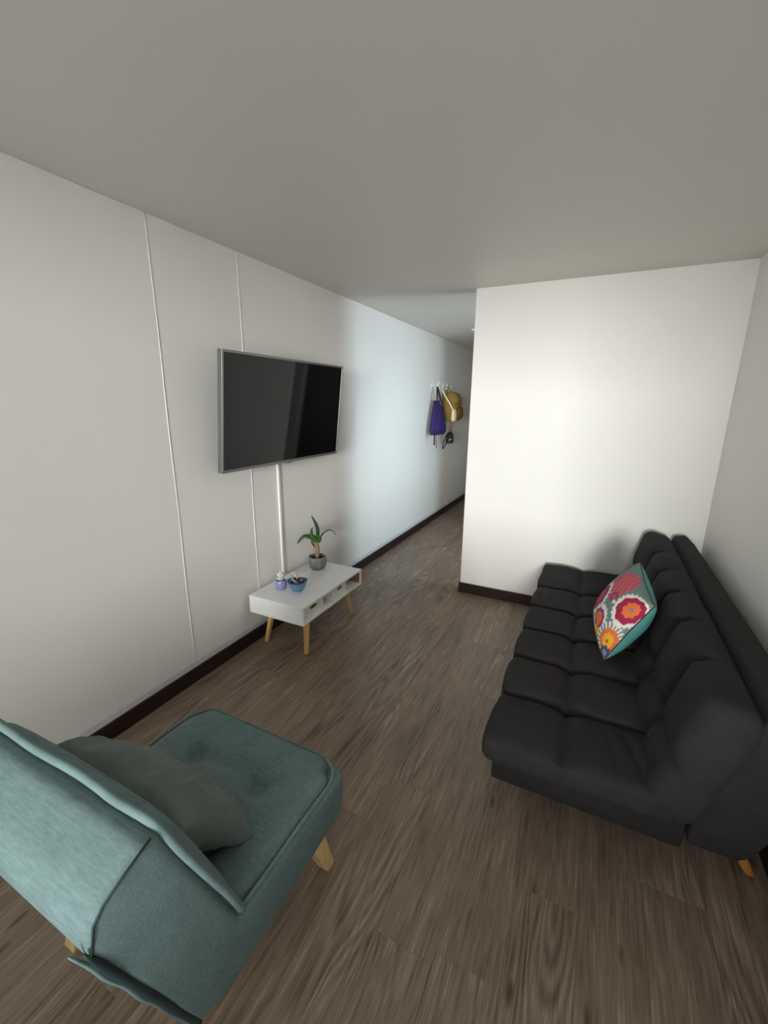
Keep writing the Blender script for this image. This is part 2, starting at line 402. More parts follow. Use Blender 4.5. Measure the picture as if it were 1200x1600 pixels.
# baseboards
bh = 0.088; bt = 0.013
S(MB().box(0.0, bt, YR, YEND, 0.0, bh).build('baseboard_left', M['board'], bevel=0.002))
S(MB().box(XE-bt, XR, YB-bt, YB, 0.0, bh).box(XE-bt, XE, YB, YB+0.12, 0, bh).build('baseboard_back', M['board'], bevel=0.002))
S(MB().box(XR-bt, XR, YR, YB-bt, 0.0, bh).build('baseboard_right', M['board'], bevel=0.002))

# ------------------------------------------------------------------ sofa
sofa = thing('sofa_bed', 'dark charcoal tufted fabric sofa bed against the right wall', 'sofa', (1.98, 2.33, 0))
def world_child(o, p):
    o.parent = p; o.matrix_parent_inverse = Matrix.Translation(-Vector(p.location)) if p.rotation_euler == Vector((0,0,0)) else p.matrix_basis.inverted()
    return o
def WB(mb, name, mat, p, **kw):
    return world_child(mb.build(name, mat, None, **kw), p)
def g(d, w): return np.sqrt(np.maximum(0, 1-(1-np.minimum(d/w, 1))**2))
ROWS = np.array([1.655, 1.965, 2.265, 2.57, 2.885])
def tuft(yw, cc, crow, A, wr=0.15, wc=0.13, col_w=0.6):
    """depth of the quilting: yw along the sofa, cc across, crow = crease positions across"""
    dr = np.min(np.abs(yw[:, None]-ROWS[None]), axis=1)
    dc = np.min(np.abs(cc[:, None]-np.array(crow)[None]), axis=1)
    db = np.sqrt(dr**2+dc**2)
    dep = np.maximum((1-g(dr, wr))*0.72, (1-g(dc, wc))*col_w) + 0.5*np.exp(-(db/0.045)**2)
    return A*dep + 0.014*np.exp(-(dr/0.010)**1.5) + 0.008*np.exp(-(dc/0.010)**1.5)

# seat mattress
sz = (0.625, 1.975, 0.118); c0 = np.array([1.9925, 2.333, 0.349])
V, Nn, F = rbox(sz, 0.036, (54, 250, 6)); Wp = V + c0
wt = np.clip(Nn[:, 2]*1.0+0.0, 0, 1) + 0.55*np.clip(-Nn[:, 0], 0, 1)
dep = tuft(Wp[:, 1], Wp[:, 0], [1.955], 0.046)
endroll = 0.012*np.clip((1.50-Wp[:, 1])/0.15, 0, 1)**2
Wp = Wp - Nn*(dep*np.clip(wt, 0, 1))[:, None]
Wp[:, 2] -= endroll*np.clip(Nn[:, 2], 0, 1)
Wp += Nn*np.array([0.005*nz(p, 5, 1)+0.0022*nz(p, 19, 2) for p in Wp])[:, None]
for fx, fw, fd in ((1.955, 0.010, 0.007), (2.09, 0.008, 0.006), (2.15, 0.009, 0.008), (2.21, 0.009, 0.008)):
    xc = fx + np.clip((1.62-Wp[:, 1])/0.27, 0, 1)*(fx-1.955)*0.35
    Wp -= Nn*(fd*np.exp(-((Wp[:, 0]-xc)/fw)**2)*np.clip((1.62-Wp[:, 1])/0.08, 0, 1)*np.clip(Nn[:, 2]+1.0, 0, 1))[:, None]
seat = world_child(obj('seat', Wp, F, M['sofa'], None, True), sofa)
# mattress back, leaning on the frame
lean = math.radians(15.5); L = np.array([math.sin(lean), 0, math.cos(lean)]); T = np.array([-math.cos(lean), 0, math.sin(lean)])
bs = (0.17, 1.975, 0.455)
V, Nn, F = rbox(bs, 0.058, (6, 250, 44))
bc = np.array([2.188, 2.333, 0.335]) + L*bs[2]/2 - T*bs[0]/2
hh = V[:, 2]+bs[2]/2      # height along the back
dep = tuft(V[:, 1]+bc[1], hh, [0.185], 0.058, 0.15, 0.10, 0.6)
wt = np.clip(-Nn[:, 0], 0, 1) + 0.8*np.clip(Nn[:, 2], 0, 1)*np.clip((0.02-V[:, 0])/0.08, 0, 1)
Vl = V - Nn*(dep*np.clip(wt, 0, 1))[:, None]
Vl += Nn*np.array([0.006*nz(p, 4.5, 5)+0.002*nz(p, 18, 6) for p in Vl])[:, None]
Wp = bc + Vl[:, 0:1]*(-T) + Vl[:, 1:2]*np.array([0, 1, 0]) + Vl[:, 2:3]*L
backrest = world_child(obj('backrest', Wp, F, M['sofa'], None, True), sofa)
WB(MB().box(1.712, 2.345, 1.428, 3.30, 0.150, 0.276), 'base', M['sofa'], sofa, bevel=0.012, seg=3, smooth=True)
WB(MB().prism_y([(2.348, 0.20), (2.485, 0.205), (2.515, 0.235), (2.636, 0.575), (2.625, 0.64), (2.59, 0.70), (2.535, 0.752), (2.478, 0.742), (2.46, 0.70), (2.352, 0.33)], 1.405, 3.315),
   'back_frame', M['sofa'], sofa, bevel=0.014, seg=3, smooth=True)
for (tx, ty, fx, fy) in ((1.80, 1.66, 1.765, 1.615), (1.80, 3.06, 1.765, 3.10), (2.47, 1.55, 2.590, 1.592), (2.47, 3.12, 2.590, 3.09)):
    WB(MB().tube([(tx, ty, 0.215), ((tx+fx)/2, (ty+fy)/2, 0.107), (fx, fy, 0.0)], [0.026, 0.021, 0.014], 14), 'leg', M['orangewood'], sofa, smooth=True, auto=50)

# ------------------------------------------------------------------ pillows
def pillow(hw, hh, T_, n, pinch=0.06, power=0.5, wr=0.004, seed=0.0, sag=0.0):
    u = np.sin(np.linspace(-pi/2, pi/2, n+1)); V = []; F = []; UV = []
    idx = {}
    for side in (1, -1):
        for i, a in enumerate(u):
            for j, b_ in enumerate(u):
                edge = i in (0, n) or j in (0, n)
                if edge and side == -1: idx[(side, i, j)] = idx[(1, i, j)]; continue
                x = hw*a*(1-pinch*(1-b_*b_)); y = hh*b_*(1-pinch*(1-a*a))
                t_ = T_/2*(max(0, (1-a*a))*max(0, (1-b_*b_)))**power
                p = Vector((x, y, side*t_))
                if not edge: p.z += side*wr*noise.noise(Vector((x*13+seed, y*13, side*3.0)))*min(1, t_/(T_*0.15)) + 0.5*wr*side*noise.noise(Vector((x*34+seed, y*30, side*5.0)))*min(1, t_/(T_*0.15))
                idx[(side, i, j)] = len(V); V.append(p); UV.append((a, b_))
        for i in range(n):
            for j in range(n):
                q = [idx[(side, i, j)], idx[(side, i+1, j)], idx[(side, i+1, j+1)], idx[(side, i, j+1)]]
                F.append((q if side == 1 else q[::-1], side))
    border = [V[idx[(1, i, 0)]] for i in range(n)] + [V[idx[(1, n, j)]] for j in range(n)] + [V[idx[(1, i, n)]] for i in range(n, 0, -1)] + [V[idx[(1, 0, j)]] for j in range(n, 0, -1)]
    return V, F, UV, border

def frame(ex, ey, ez, c):
    mm = Matrix((ex, ey, ez)).transposed().to_4x4(); mm.translation = Vector(c); return mm

# suzani-print cushion on the sofa: local x runs up the cushion, local y towards the far end
B_ = Vector((2.088, 2.073, 0.413)); N_ = Vector((2.242, 2.029, 0.742)); T_ = Vector((2.204, 2.400, 0.809))
e1 = (N_-B_); e2 = (T_-N_); e2 = e2 - e1*(e2.dot(e1)/e1.dot(e1)); nrm = e1.cross(e2).normalized()
if nrm.x > 0: nrm = -nrm
ex = e1.normalized(); ez = nrm; ey = ez.cross(ex)
sgn = 1 if ey.dot(e2) > 0 else -1
pc = (B_+T_)/2
pm = frame(ex, ey, ez, pc)
V, F, UV, border = pillow(0.184, 0.190, 0.200, 130, 0.05, 0.42, 0.003, 3.0)
cush = thing('throw_pillow', 'multicoloured medallion print throw pillow on the charcoal sofa', 'pillow', pc, pm.to_euler())
def print_colour(a, b_):
    """a up (-1..1), b_ away from the camera (-1..1)"""
    G = (0.155, 0.235, 0.225); col = G
    def med(ca, cb, R, rings, ph=0, teeth=26, jag=0.06, sa=1.0, sb=1.0):
        d = math.hypot((a-ca)/sa, (b_-cb)/sb); th = math.atan2((b_-cb)/sb, (a-ca)/sa)
        d /= R
        for k, (rr, cc) in enumerate(rings):
            j = jag*(math.sin(th*teeth+ph)) if k == 0 else 0.035*math.sin(th*9+ph+k)
            if d < rr+j: best[0] = cc
    best = [G]
    W = (0.74, 0.70, 0.64); MAG = (0.36, 0.022, 0.075); OR = (0.72, 0.17, 0.055); PUR = (0.26, 0.05, 0.14); PINK = (0.50, 0.085, 0.14); YEL = (0.80, 0.40, 0.03)
    a = 2/pi*math.asin(max(-1, min(1, a))); b_ = 2/pi*math.asin(max(-1, min(1, b_)))     # distance along the cloth
    # pink plume with streaks
    med(0.50, 0.04, 0.33, [(1.0, PINK if math.sin(a*38-b_*52) > -0.3 else (0.52, 0.15, 0.13))], 1, 14, 0.06, 1.25, 0.85)
    med(0.24, -0.16, 0.10, [(1.0, PUR), (0.5, PINK)], 1, 9, 0.08)
    med(0.20, -0.26, 0.035, [(1.0, W)], 1, 5, 0.1)
    med(-0.08, 0.22, 0.36, [(1.0, W), (0.76, PUR), (0.42, PINK)], 0.5, 24, 0.06, 1.0, 0.85)
    med(-0.25, -0.22, 0.27, [(1.0, W), (0.70, PUR), (0.46, OR)], 1.2, 22, 0.08)
    med(-0.50, -0.30, 0.12, [(1.0, YEL)], 0.2, 8, 0.12)
    med(-0.36, -0.76, 0.37, [(1.0, W if math.sin(math.atan2(b_+0.78, a+0.36)*22) > -0.25 else G), (0.70, OR), (0.44, YEL), (0.10, (0.3, 0.08, 0.03))], 2.0, 20, 0.03)
    med(0.38, -0.68, 0.40, [(1.0, W), (0.80, MAG), (0.46, OR), (0.11, G)], 0.3, 26, 0.05)
    med(-0.64, -0.84, 0.19, [(1.0, (0.05, 0.07, 0.15)), (0.5, (0.20, 0.22, 0.30))], 0.2, 8, 0.12)
    med(0.10, 0.72, 0.25, [(1.0, YEL), (0.6, OR)], 0.2, 9, 0.12)
    return best[0]
M['print'] = vcol('printed_cotton', 'print')
fr = [q for q, s in F if s == 1]; bk = [q for q, s in F if s == -1]
pf = obj('front_cover', V, fr, M['print'], cush, True)
ca = pf.data.color_attributes.new('print', 'FLOAT_COLOR', 'POINT')
ca.data.foreach_set('color', np.array([print_colour(a, b_*sgn) + (1,) for a, b_ in UV], dtype=np.float32).ravel())
obj('back_cover', V, bk, M['pillowback'], cush, True)
MB().loop_tube(border, 0.0032, 6).build('piping', M['pillowpipe'], cush, True)
for o in (pf, bpy.data.objects['back_cover']):
    bm = bmesh.new(); bm.from_mesh(o.data)
    loose = [v for v in bm.verts if not v.link_faces]; bmesh.ops.delete(bm, geom=loose, context='VERTS'); bm.to_mesh(o.data); bm.free()

# ------------------------------------------------------------------ armchair
chair = thing('armless_chair', 'teal fabric armless lounge chair with wooden legs in the foreground', 'chair', (0.98, 0.62, 0))
CX0, CX1 = 0.665, 1.305
prof = [(0.985, 0.405), (0.985, 0.285), (0.955, 0.235), (0.45, 0.225), (0.392, 0.262), (0.229, 0.716), (0.233, 0.752), (0.250, 0.786), (0.335, 0.830), (0.372, 0.818), (0.52, 0.405)]
# side and back shell: rounded extrusion, sides bulging a little
nx = 20; SH = MB()
def dense(pr, step=0.03):
    out = []
    for i, p in enumerate(pr):
        q = pr[(i+1) % len(pr)]; d = math.dist(p, q); k = max(1, round(d/step))
        out += [(p[0]+(q[0]-p[0])*s/k, p[1]+(q[1]-p[1])*s/k) for s in range(k)]
    return out
o = MB().prism_x(prof, CX0, CX1).build('shell', M['teal'], None, smooth=True, bevel=0.022, seg=4, auto=60)
for v in o.data.vertices:
    side = 1 if v.co.x > 0.985 else -1
    # bulge of the stuffed sides, largest half-way up the seat
    bl = 0.020*math.exp(-((v.co.z-0.36)/0.11)**2)
    if abs(v.co.x-(CX1 if side > 0 else CX0)) < 0.03: v.co.x += side*bl*0.6
    v.co += 0.002*Vector((nz(v.co, 9, 1), nz(v.co, 9, 4), nz(v.co, 9, 8)))
world_child(o, chair)
# seat pad
ps = (CX1-CX0-0.012, 0.500, 0.07); c0 = np.array([(CX0+CX1)/2, 0.742, 0.398])
V, Nn, F = rbox(ps, 0.034, (40, 34, 3)); Wp = V + c0
btn = [(0.845, 0.80), (1.115, 0.80), (0.845, 0.60), (1.115, 0.60)]
d = np.zeros(len(V))
for bx, by in btn:
    rr = np.hypot(Wp[:, 0]-bx, Wp[:, 1]-by); d += 0.026*np.exp(-(rr/0.04)**2)+0.016*np.exp(-(rr/0.11)**2)
for (ax_, ay_), (bx_, by_) in (((0.845, 0.8), (1.115, 0.8)), ((0.845, 0.6), (1.115, 0.6)), ((0.845, 0.8), (0.845, 0.6)), ((1.115, 0.8), (1.115, 0.6))):
    tt = np.clip(((Wp[:, 0]-ax_)*(bx_-ax_)+(Wp[:, 1]-ay_)*(by_-ay_))/((bx_-ax_)**2+(by_-ay_)**2), 0, 1)
    rr = np.hypot(Wp[:, 0]-ax_-(bx_-ax_)*tt, Wp[:, 1]-ay_-(by_-ay_)*tt); d += 0.012*np.exp(-(rr/0.026)**2)
dome = 0.024*np.clip(1-(2*V[:, 0]/ps[0])**4, 0, 1)*np.clip(1-(2*V[:, 1]/ps[1])**4, 0, 1)
Wp[:, 2] += np.clip(Nn[:, 2], 0, 1)*(dome-d) + 0.002*np.array([nz(p, 11, 3) for p in Wp])
# round the plan corners
cxm = (CX0+CX1)/2
def round_plan(Wp, hx, y0, y1, cx, r):
    for p in Wp:
        for sx in (-1, 1):
            ax_ = cx+sx*(hx-r); 
            if (p[0]-ax_)*sx > 0 and p[1] > y1-r:
                dx, dy = p[0]-ax_, p[1]-(y1-r); mx_ = max(abs(dx), abs(dy)); ln = math.hypot(dx, dy)
                if ln > 1e-6: p[0] = ax_+dx*mx_/ln; p[1] = y1-r+dy*mx_/ln
    return Wp
Wp = round_plan(Wp, ps[0]/2, 0, c0[1]+ps[1]/2, cxm, 0.085)
world_child(obj('seat', Wp, F, M['teal'], None, True), chair)
for v in chair.children[0].data.vertices:
    p = [v.co.x, v.co.y, v.co.z]; round_plan([p], (CX1-CX0)/2+0.012, 0, 0.985, cxm, 0.085); v.co.x, v.co.y = p[0], p[1]
# seat piping
def plan_loop(z, inset, r, y0, y1):
    pts = []; x0, x1 = CX0+inset, CX1-inset
    pts += [(x0, y, z) for y in np.linspace(y0, y1-r, 12)]
    pts += [(x0+r-r*math.cos(a), y1-r+r*math.sin(a), z) for a in np.linspace(0, pi/2, 8)[1:]]
    pts += [(x, y1, z) for x in np.linspace(x0+r, x1-r, 14)[1:]]
    pts += [(x1-r+r*math.sin(a), y1-r+r*math.cos(a), z) for a in np.linspace(0, pi/2, 8)[1:]]
    pts += [(x1, y, z) for y in np.linspace(y1-r, y0, 12)[1:]]
    return [(a, b_, c_+0.002*math.sin(a*31+b_*23)) for a, b_, c_ in pts]
WB(MB().tube(plan_loop(0.418, -0.002, 0.087, 0.53, 0.990), 0.0055, 8), 'seat_piping', M['tealpipe'], chair, smooth=True)
# padded front of the backrest
fa = np.array([0.0, 0.508, 0.415]); fb = np.array([0.0, 0.368, 0.800]); Lb = (fb-fa)/np.linalg.norm(fb-fa); Tb = np.array([0, Lb[2], -Lb[1]])
bl_ = np.linalg.norm(fb-fa)
V, Nn, F = rbox((ps[0], 0.07, bl_), 0.032, (36, 3, 26))
dome = 0.018*np.clip(1-(2*V[:, 0]/ps[0])**4, 0, 1)*np.clip(1-(2*V[:, 2]/bl_)**4, 0, 1)
d = np.zeros(len(V))
for bx in (-0.14, 0.14):
    rr = np.hypot(V[:, 0]-bx, V[:, 2]-0.03); d += 0.028*np.exp(-(rr/0.05)**2)
V[:, 1] += np.clip(Nn[:, 1], 0, 1)*(dome-d)
Wp = np.array([cxm, 0, 0]) + (fa+fb)/2 + V[:, 0:1]*np.array([1, 0, 0]) + V[:, 1:2]*Tb + V[:, 2:3]*Lb
world_child(obj('back_pad', Wp, F, M['teal'], None, True), chair)
# piping round the backrest front: up the right side, across the top, down the left
ctrl = [(CX1+0.004, 0.522, 0.415), (CX1+0.006, 0.490, 0.505), (CX1+0.004, 0.456, 0.590), (CX1+0.004, 0.426, 0.665), (CX1-0.002, 0.399, 0.735), (CX1-0.014, 0.378, 0.797), (CX1-0.045, 0.368, 0.824)]
ctrl += [(x, 0.367+0.002*math.sin(x*19), 0.824+0.003*math.sin(x*14)) for x in np.linspace(CX1-0.13, CX0+0.13, 8)]
ctrl += [(CX0+CX1-x, y, z) for x, y, z in ctrl[6::-1]]
def smooth_path(P, k=6):
    P = [Vector(p) for p in P]; out = []
    for i in range(len(P)-1):
        p0, p1, p2, p3 = P[max(i-1, 0)], P[i], P[i+1], P[min(i+2, len(P)-1)]
        for j in range(k):
            u = j/k; out.append(0.5*((2*p1)+(p2-p0)*u+(2*p0-5*p1+4*p2-p3)*u*u+(3*p1-p0-3*p2+p3)*u**3))
    return out+[P[-1]]
WB(MB().tube([q+Vector((0.002, 0.004, 0.006)) for q in smooth_path(ctrl)], 0.0095, 10), 'back_piping', M['tealpipe'], chair, smooth=True)
# seam between the side and the back cloth, and the zipped edge that hangs open at the rear
def rearp(s): # along the rear right edge, top to bottom
    a = np.array([0.230, 0.716]); b2 = np.array([0.392, 0.262]); return a+(b2-a)*s
pts = [(CX1+0.0015, 0.352, 0.828), (CX1+0.0015, 0.30, 0.808), (CX1-0.001, 0.262, 0.785), (CX1-0.001, 0.244, 0.765), (CX1-0.002, 0.240, 0.738), (CX1-0.003, 0.232, 0.705)]
WB(MB().tube(pts, 0.0022, 6), 'side_seam', M['zipper'], chair, smooth=True)
zp = [(CX1-0.004+0.0015*math.sin(s*14), rearp(s)[0]+0.001, rearp(s)[1]) for s in np.linspace(-0.03, 1.0, 24)]
WB(MB().tube(zp, [0.002, 0.004, 0.006]+[0.0075]*21, 8), 'zip', M['zipper'], chair, smooth=True)
lp = [(CX1-0.013+0.0015*math.sin(s*17), rearp(s)[0]-0.009+0.0015*math.sin(s*23), rearp(s)[1]) for s in np.linspace(-0.05, 1.0, 24)]
WB(MB().tube(lp, [0.002, 0.003, 0.004]+[0.0045]*21, 8), 'zip_flap', M['tealpipe'], chair, smooth=True)
# flat tapered legs splayed out
for sx, sy, fx, fy in ((1, 1, 1.250, 0.955), (-1, 1, 0.715, 0.955), (1, -1, 1.080, 0.470), (-1, -1, 0.706, 0.428)):
    tx, ty = fx-sx*0.035, fy-sy*0.075
    v = []
    for (x_, y_, z_, hx, hy) in ((tx, ty, 0.26, 0.028, 0.042), (fx, fy, 0.0, 0.024, 0.020)):
        v += [(x_-hx, y_-hy, z_), (x_+hx, y_-hy, z_), (x_+hx, y_+hy, z_), (x_-hx, y_+hy, z_)]
    WB(MB().add(v, [(0,1,2,3), (7,6,5,4), (0,4,5,1), (1,5,6,2), (2,6,7,3), (3,7,4,0)]), 'leg', M['chairleg'], chair, bevel=0.003, smooth=True)

# lumbar cushion on the chair
lb0 = Vector((0, 0.650, 0.440)); lb1 = Vector((0, 0.452, 0.672)); ex = Vector((1, 0, 0)); ey = (lb1-lb0).normalized(); ez = ex.cross(ey)
lc = (lb0+lb1)/2 + Vector((0.968, 0.012, 0.0))
lm = frame(ex, ey, ez, lc)
V, F, UV, border = pillow(0.258, 0.152, 0.175, 80, 0.05, 0.36, 0.016, 1.3)
lum = thing('lumbar_cushion', 'plain grey-green lumbar cushion leaning on the teal chair back', 'pillow', lc, lm.to_euler())
obj('cover', V, [q for q, s in F], M['sage'], lum, True)
MB().loop_tube(border, 0.0022, 6).build('seam', M['sage'], lum, True)

# ------------------------------------------------------------------ television
tilt = math.atan2(0.07, 0.643); TW, TH = 1.165, 0.647
tv = thing('television', 'large flat black television with silver bezel mounted on the white wall', 'television', (0.115, (1.69+2.855)/2, 1.197), (0, tilt, 0))
bz = 0.013
fm = MB()
fm.box(-0.03, 0.004, -TW/2, -TW/2+bz, 0, TH).box(-0.03, 0.004, TW/2-bz, TW/2, 0, TH).box(-0.03, 0.004, -TW/2+bz, TW/2-bz, 0, bz*1.3).box(-0.03, 0.004, -TW/2+bz, TW/2-bz, TH-bz, TH)
fm.build('bezel', M['silver'], tv, bevel=0.002)
MB().box(-0.012, 0.0, -TW/2+bz, TW/2-bz, bz*1.3, TH-bz).build('screen', M['glass_tv'], tv)
MB().box(-0.034, -0.013, -TW/2+0.002, TW/2-0.002, 0.002, TH-0.002).build('back_cover', M['tvback'], tv, bevel=0.006)
MB().box(-0.06, -0.034, -TW/2+0.2, TW/2-0.2, 0.06, TH*0.55).build('rear_housing', M['tvback'], tv, bevel=0.012)
MB().box(-0.016, 0.006, -0.028, 0.028, -0.008, 0.004).build('sensor_bar', M['silver'], tv, bevel=0.003)
mt_ = thing('wall_bracket', 'black steel wall bracket behind the television', 'bracket', (0, 2.27, 1.5))
MB().box(0.0, 0.012, -0.22, 0.22, -0.12, 0.12).build('wall_plate', M['tvback'], mt_, bevel=0.002)
for s in (-0.15, 0.15): MB().box(0.012, 0.075, s-0.02, s+0.02, -0.1, 0.1).build('arm', M['tvback'], mt_, bevel=0.002)
rc = thing('cable_raceway', 'white plastic cable raceway running down the wall below the television', 'cable raceway', (0, 2.285, 0.37))
MB().box(0.0, 0.010, -0.0105, 0.0105, 0.0, 0.90).build('channel', M['plastic'], rc, bevel=0.003)
MB().box(0.010, 0.0118, -0.0080, 0.0080, 0.0, 0.90).build('cover', M['plastic'], rc, bevel=0.001)

# ------------------------------------------------------------------ media console
con = thing('media_console', 'low white media console with angled wooden legs under the television', 'console', (0.25, 2.265, 0))
X0, X1, Y0, Y1_, Z0, Z1 = 0.035, 0.462, 1.902, 2.628, 0.252, 0.372
th = 0.014
WB(MB().box(X0, X1, Y0, Y1_, Z1-th, Z1), 'top_panel', M['white'], con, bevel=0.0015)
WB(MB().box(X0, X1, Y0, Y1_, Z0, Z0+th), 'bottom_panel', M['white'], con, bevel=0.0015)
for a, b_ in ((Y0, Y0+th), (Y1_-th, Y1_)):
    WB(MB().box(X0, X1, a, b_, Z0+th, Z1-th), 'side_panel', M['white'], con, bevel=0.0015)
WB(MB().box(X0+0.002, X0+0.008, Y0+th, Y1_-th, Z0+th, Z1-th), 'back_panel', M['inner'], con)
WB(MB().box(X0+0.008, X1-0.012, Y1_-th-0.003, Y1_-th, Z0+th, Z1-th), 'brown_inner_sheet', M['inner'], con)  # thin brown sheet over the far side panel's inner face
WB(MB().box(X0+0.008, X1-0.01, 2.258, 2.258+th, Z0+th, Z1-th), 'divider', M['white'], con, bevel=0.001)
for (tx, ty, fx, fy) in ((0.385, 2.035, 0.405, 1.995), (0.115, 2.035, 0.075, 1.995), (0.375, 2.525, 0.395, 2.60), (0.115, 2.525, 0.075, 2.60)):
    WB(MB().tube([(tx, ty, Z0+0.004), (fx, fy, 0.0)], [0.023, 0.014], 4), 'leg', M['legwood'], con)
def storage(name, label, y0, y1):
    s = thing(name, label, 'box', (0.30, (y0+y1)/2, Z0+th))
    h_ = 0.075; hw = (y1-y0)/2; wt_ = 0.004; x1 = 0.128
    MB().box(-0.14, x1, -hw, hw, 0, wt_).box(-0.14, x1-wt_, -hw, -hw+wt_, wt_, h_).box(-0.14, x1-wt_, hw-wt_, hw, wt_, h_).box(-0.14, -0.14+wt_, -hw+wt_, hw-wt_, wt_, h_).build('tray', M['cream'], s)
    fr_ = MB().box(x1-wt_, x1, -hw, hw, wt_, h_).build('front', M['cream'], s, bevel=0.001)
    # dark oval plate: the shade inside the grip hole put into its colour
    ov = [(x1+0.0012, 0.34*hw*math.cos(a), 0.050+0.012*math.sin(a)) for a in np.linspace(0, 2*pi, 24, endpoint=False)]
    MB().add(ov+[(x1-0.002, y_, z_) for _, y_, z_ in ov], [tuple(range(24)), tuple(range(47, 23, -1))]+[(i, i+24, (i+1) % 24+24, (i+1) % 24) for i in range(24)]).build('grip_hole_shade', M['slot'], fr_)
    return s
storage('storage_box', 'cream storage box in the nearer half of the console shelf', 1.945, 2.165)
storage('storage_box', 'cream storage box in the farther half of the console shelf', 2.285, 2.455)

# ------------------------------------------------------------------ things on the console
ZT = Z1
pot = thing('potted_plant', 'small green leafy plant in a streaked grey pot on the console', 'plant', (0.170, 2.478, ZT))
MB().lathe([(0.052, 0.0), (0.056, 0.002), (0.056, 0.005), (0.046, 0.006)], n=40).build('saucer', M['plastic'], pot, True, 40)
MB().lathe([(0.040, 0.006), (0.052, 0.010), (0.063, 0.030), (0.068, 0.058), (0.067, 0.084), (0.063, 0.102), (0.060, 0.104), (0.0575, 0.102), (0.060, 0.085), (0.058, 0.080)], n=48).build('pot', M['greypot'], pot, True, 50)
MB().lathe([(0.0595, 0.078), (0.05, 0.086), (0.02, 0.089), (0.001, 0.089)], n=32).build('soil', M['soil'], pot, True)
MB().tube([(0.002, 0, 0.08), (0.0, 0.001, 0.12), (0.003, -0.001, 0.16), (0.0, 0, 0.20), (-0.003, 0.0, 0.215)], [0.017, 0.0155, 0.0165, 0.0145, 0.011], 12).build('trunk', M['bark'], pot, True)
MB().tube([(-0.010, -0.004, 0.16), (-0.020, -0.010, 0.178), (-0.022, -0.012, 0.20)], [0.007, 0.006, 0.005], 8).build('side_stem', M['bark'], pot, True)
def leaf(path, width, mat, twist=0.0, fold=0.25):
    P = [Vector(p) for p in path]
    # resample with Catmull-Rom
    n = 14; C = []
    for i in range(n+1):
        s = i/n*(len(P)-1); k = min(int(s), len(P)-2); u = s-k
        p0, p1, p2, p3 = P[max(k-1, 0)], P[k], P[k+1], P[min(k+2, len(P)-1)]
        C.append(0.5*((2*p1)+(p2-p0)*u+(2*p0-5*p1+4*p2-p3)*u*u+(3*p1-p0-3*p2+p3)*u**3))
    V = []; F = []
    side0 = None
    for i, p in enumerate(C):
        t_ = (C[min(i+1, n)]-C[max(i-1, 0)]).normalized()
        h = t_.cross(Vector((0.55, -0.76, 0.34)))
        if h.length < 0.15: h = Vector((0.9, 0.44, 0)) if side0 is None else side0
        if side0 is not None and h.dot(side0) < 0: h = -h
        h.normalize(); side0 = h
        h = Matrix.Rotation(twist, 3, t_) @ h; nn = h.cross(t_).normalized()
        s = i/n; wd = width*(math.sin(pi*min(1, 0.10+s*0.9))**0.75)*(1-0.25*s)+0.0008
        for q, sd in ((-1, 1), (0, 0), (1, 1)):
            V.append(p+h*q*wd/2+nn*sd*wd*fold*0.5+nn*0.0006)
        for q, sd in ((-1, 1), (0, 0), (1, 1)):
            V.append(p+h*q*wd/2+nn*sd*wd*fold*0.5-nn*0.0006)
    for i in range(n):
        a, c_ = i*6, (i+1)*6
        F += [(a, a+1, c_+1, c_), (a+1, a+2, c_+2, c_+1), (a+4, a+3, c_+3, c_+4), (a+5, a+4, c_+4, c_+5), (a+3, a, c_, c_+3), (a+2, a+5, c_+5, c_+2)]
    F += [(0, 3, 4, 1), (1, 4, 5, 2), (n*6+1, n*6+4, n*6+3, n*6), (n*6+2, n*6+5, n*6+4, n*6+1)]
    return obj('leaf', V, F, mat, pot, True)
def q_(r_, d_, z): # r_: to the picture's right, d_: away from the camera, z up from the console top
    return (0.897*r_-0.44*d_, 0.442*r_+0.897*d_, z)
leaf([q_(-0.005, 0, 0.205), q_(-0.045, -0.02, 0.255), q_(-0.095, -0.03, 0.255), q_(-0.140, -0.03, 0.205)], 0.042, M['leafdark'], 0.5)
leaf([q_(0.002, 0, 0.21), q_(0.004, 0.01, 0.29), q_(-0.012, 0.02, 0.35), q_(-0.040, 0.03, 0.405)], 0.036, M['leafdark'], 0.6, 0.3)
leaf([q_(-0.006, 0, 0.205), q_(-0.026, -0.03, 0.255), q_(-0.034, -0.04, 0.30), q_(-0.022, -0.03, 0.335)], 0.034, M['leaf'], 0.5)
leaf([q_(0.0, -0.005, 0.205), q_(-0.004, -0.035, 0.245), q_(-0.012, -0.055, 0.27), q_(-0.02, -0.07, 0.262)], 0.036, M['leaf'], 0.2)
leaf([q_(0.004, 0, 0.205), q_(0.024, -0.03, 0.24), q_(0.022, -0.05, 0.268), q_(0.010, -0.06, 0.285)], 0.034, M['leaf'], 0.4)
leaf([q_(0.006, 0, 0.20), q_(0.038, 0.01, 0.268), q_(0.085, 0.02, 0.302), q_(0.122, 0.02, 0.290), q_(0.138, 0.02, 0.255)], 0.014, M['leafdark'], 0.5)
leaf([q_(-0.02, -0.01, 0.18), q_(-0.035, -0.02, 0.215), q_(-0.03, -0.03, 0.25)], 0.016, M['leaf'], 0.9)

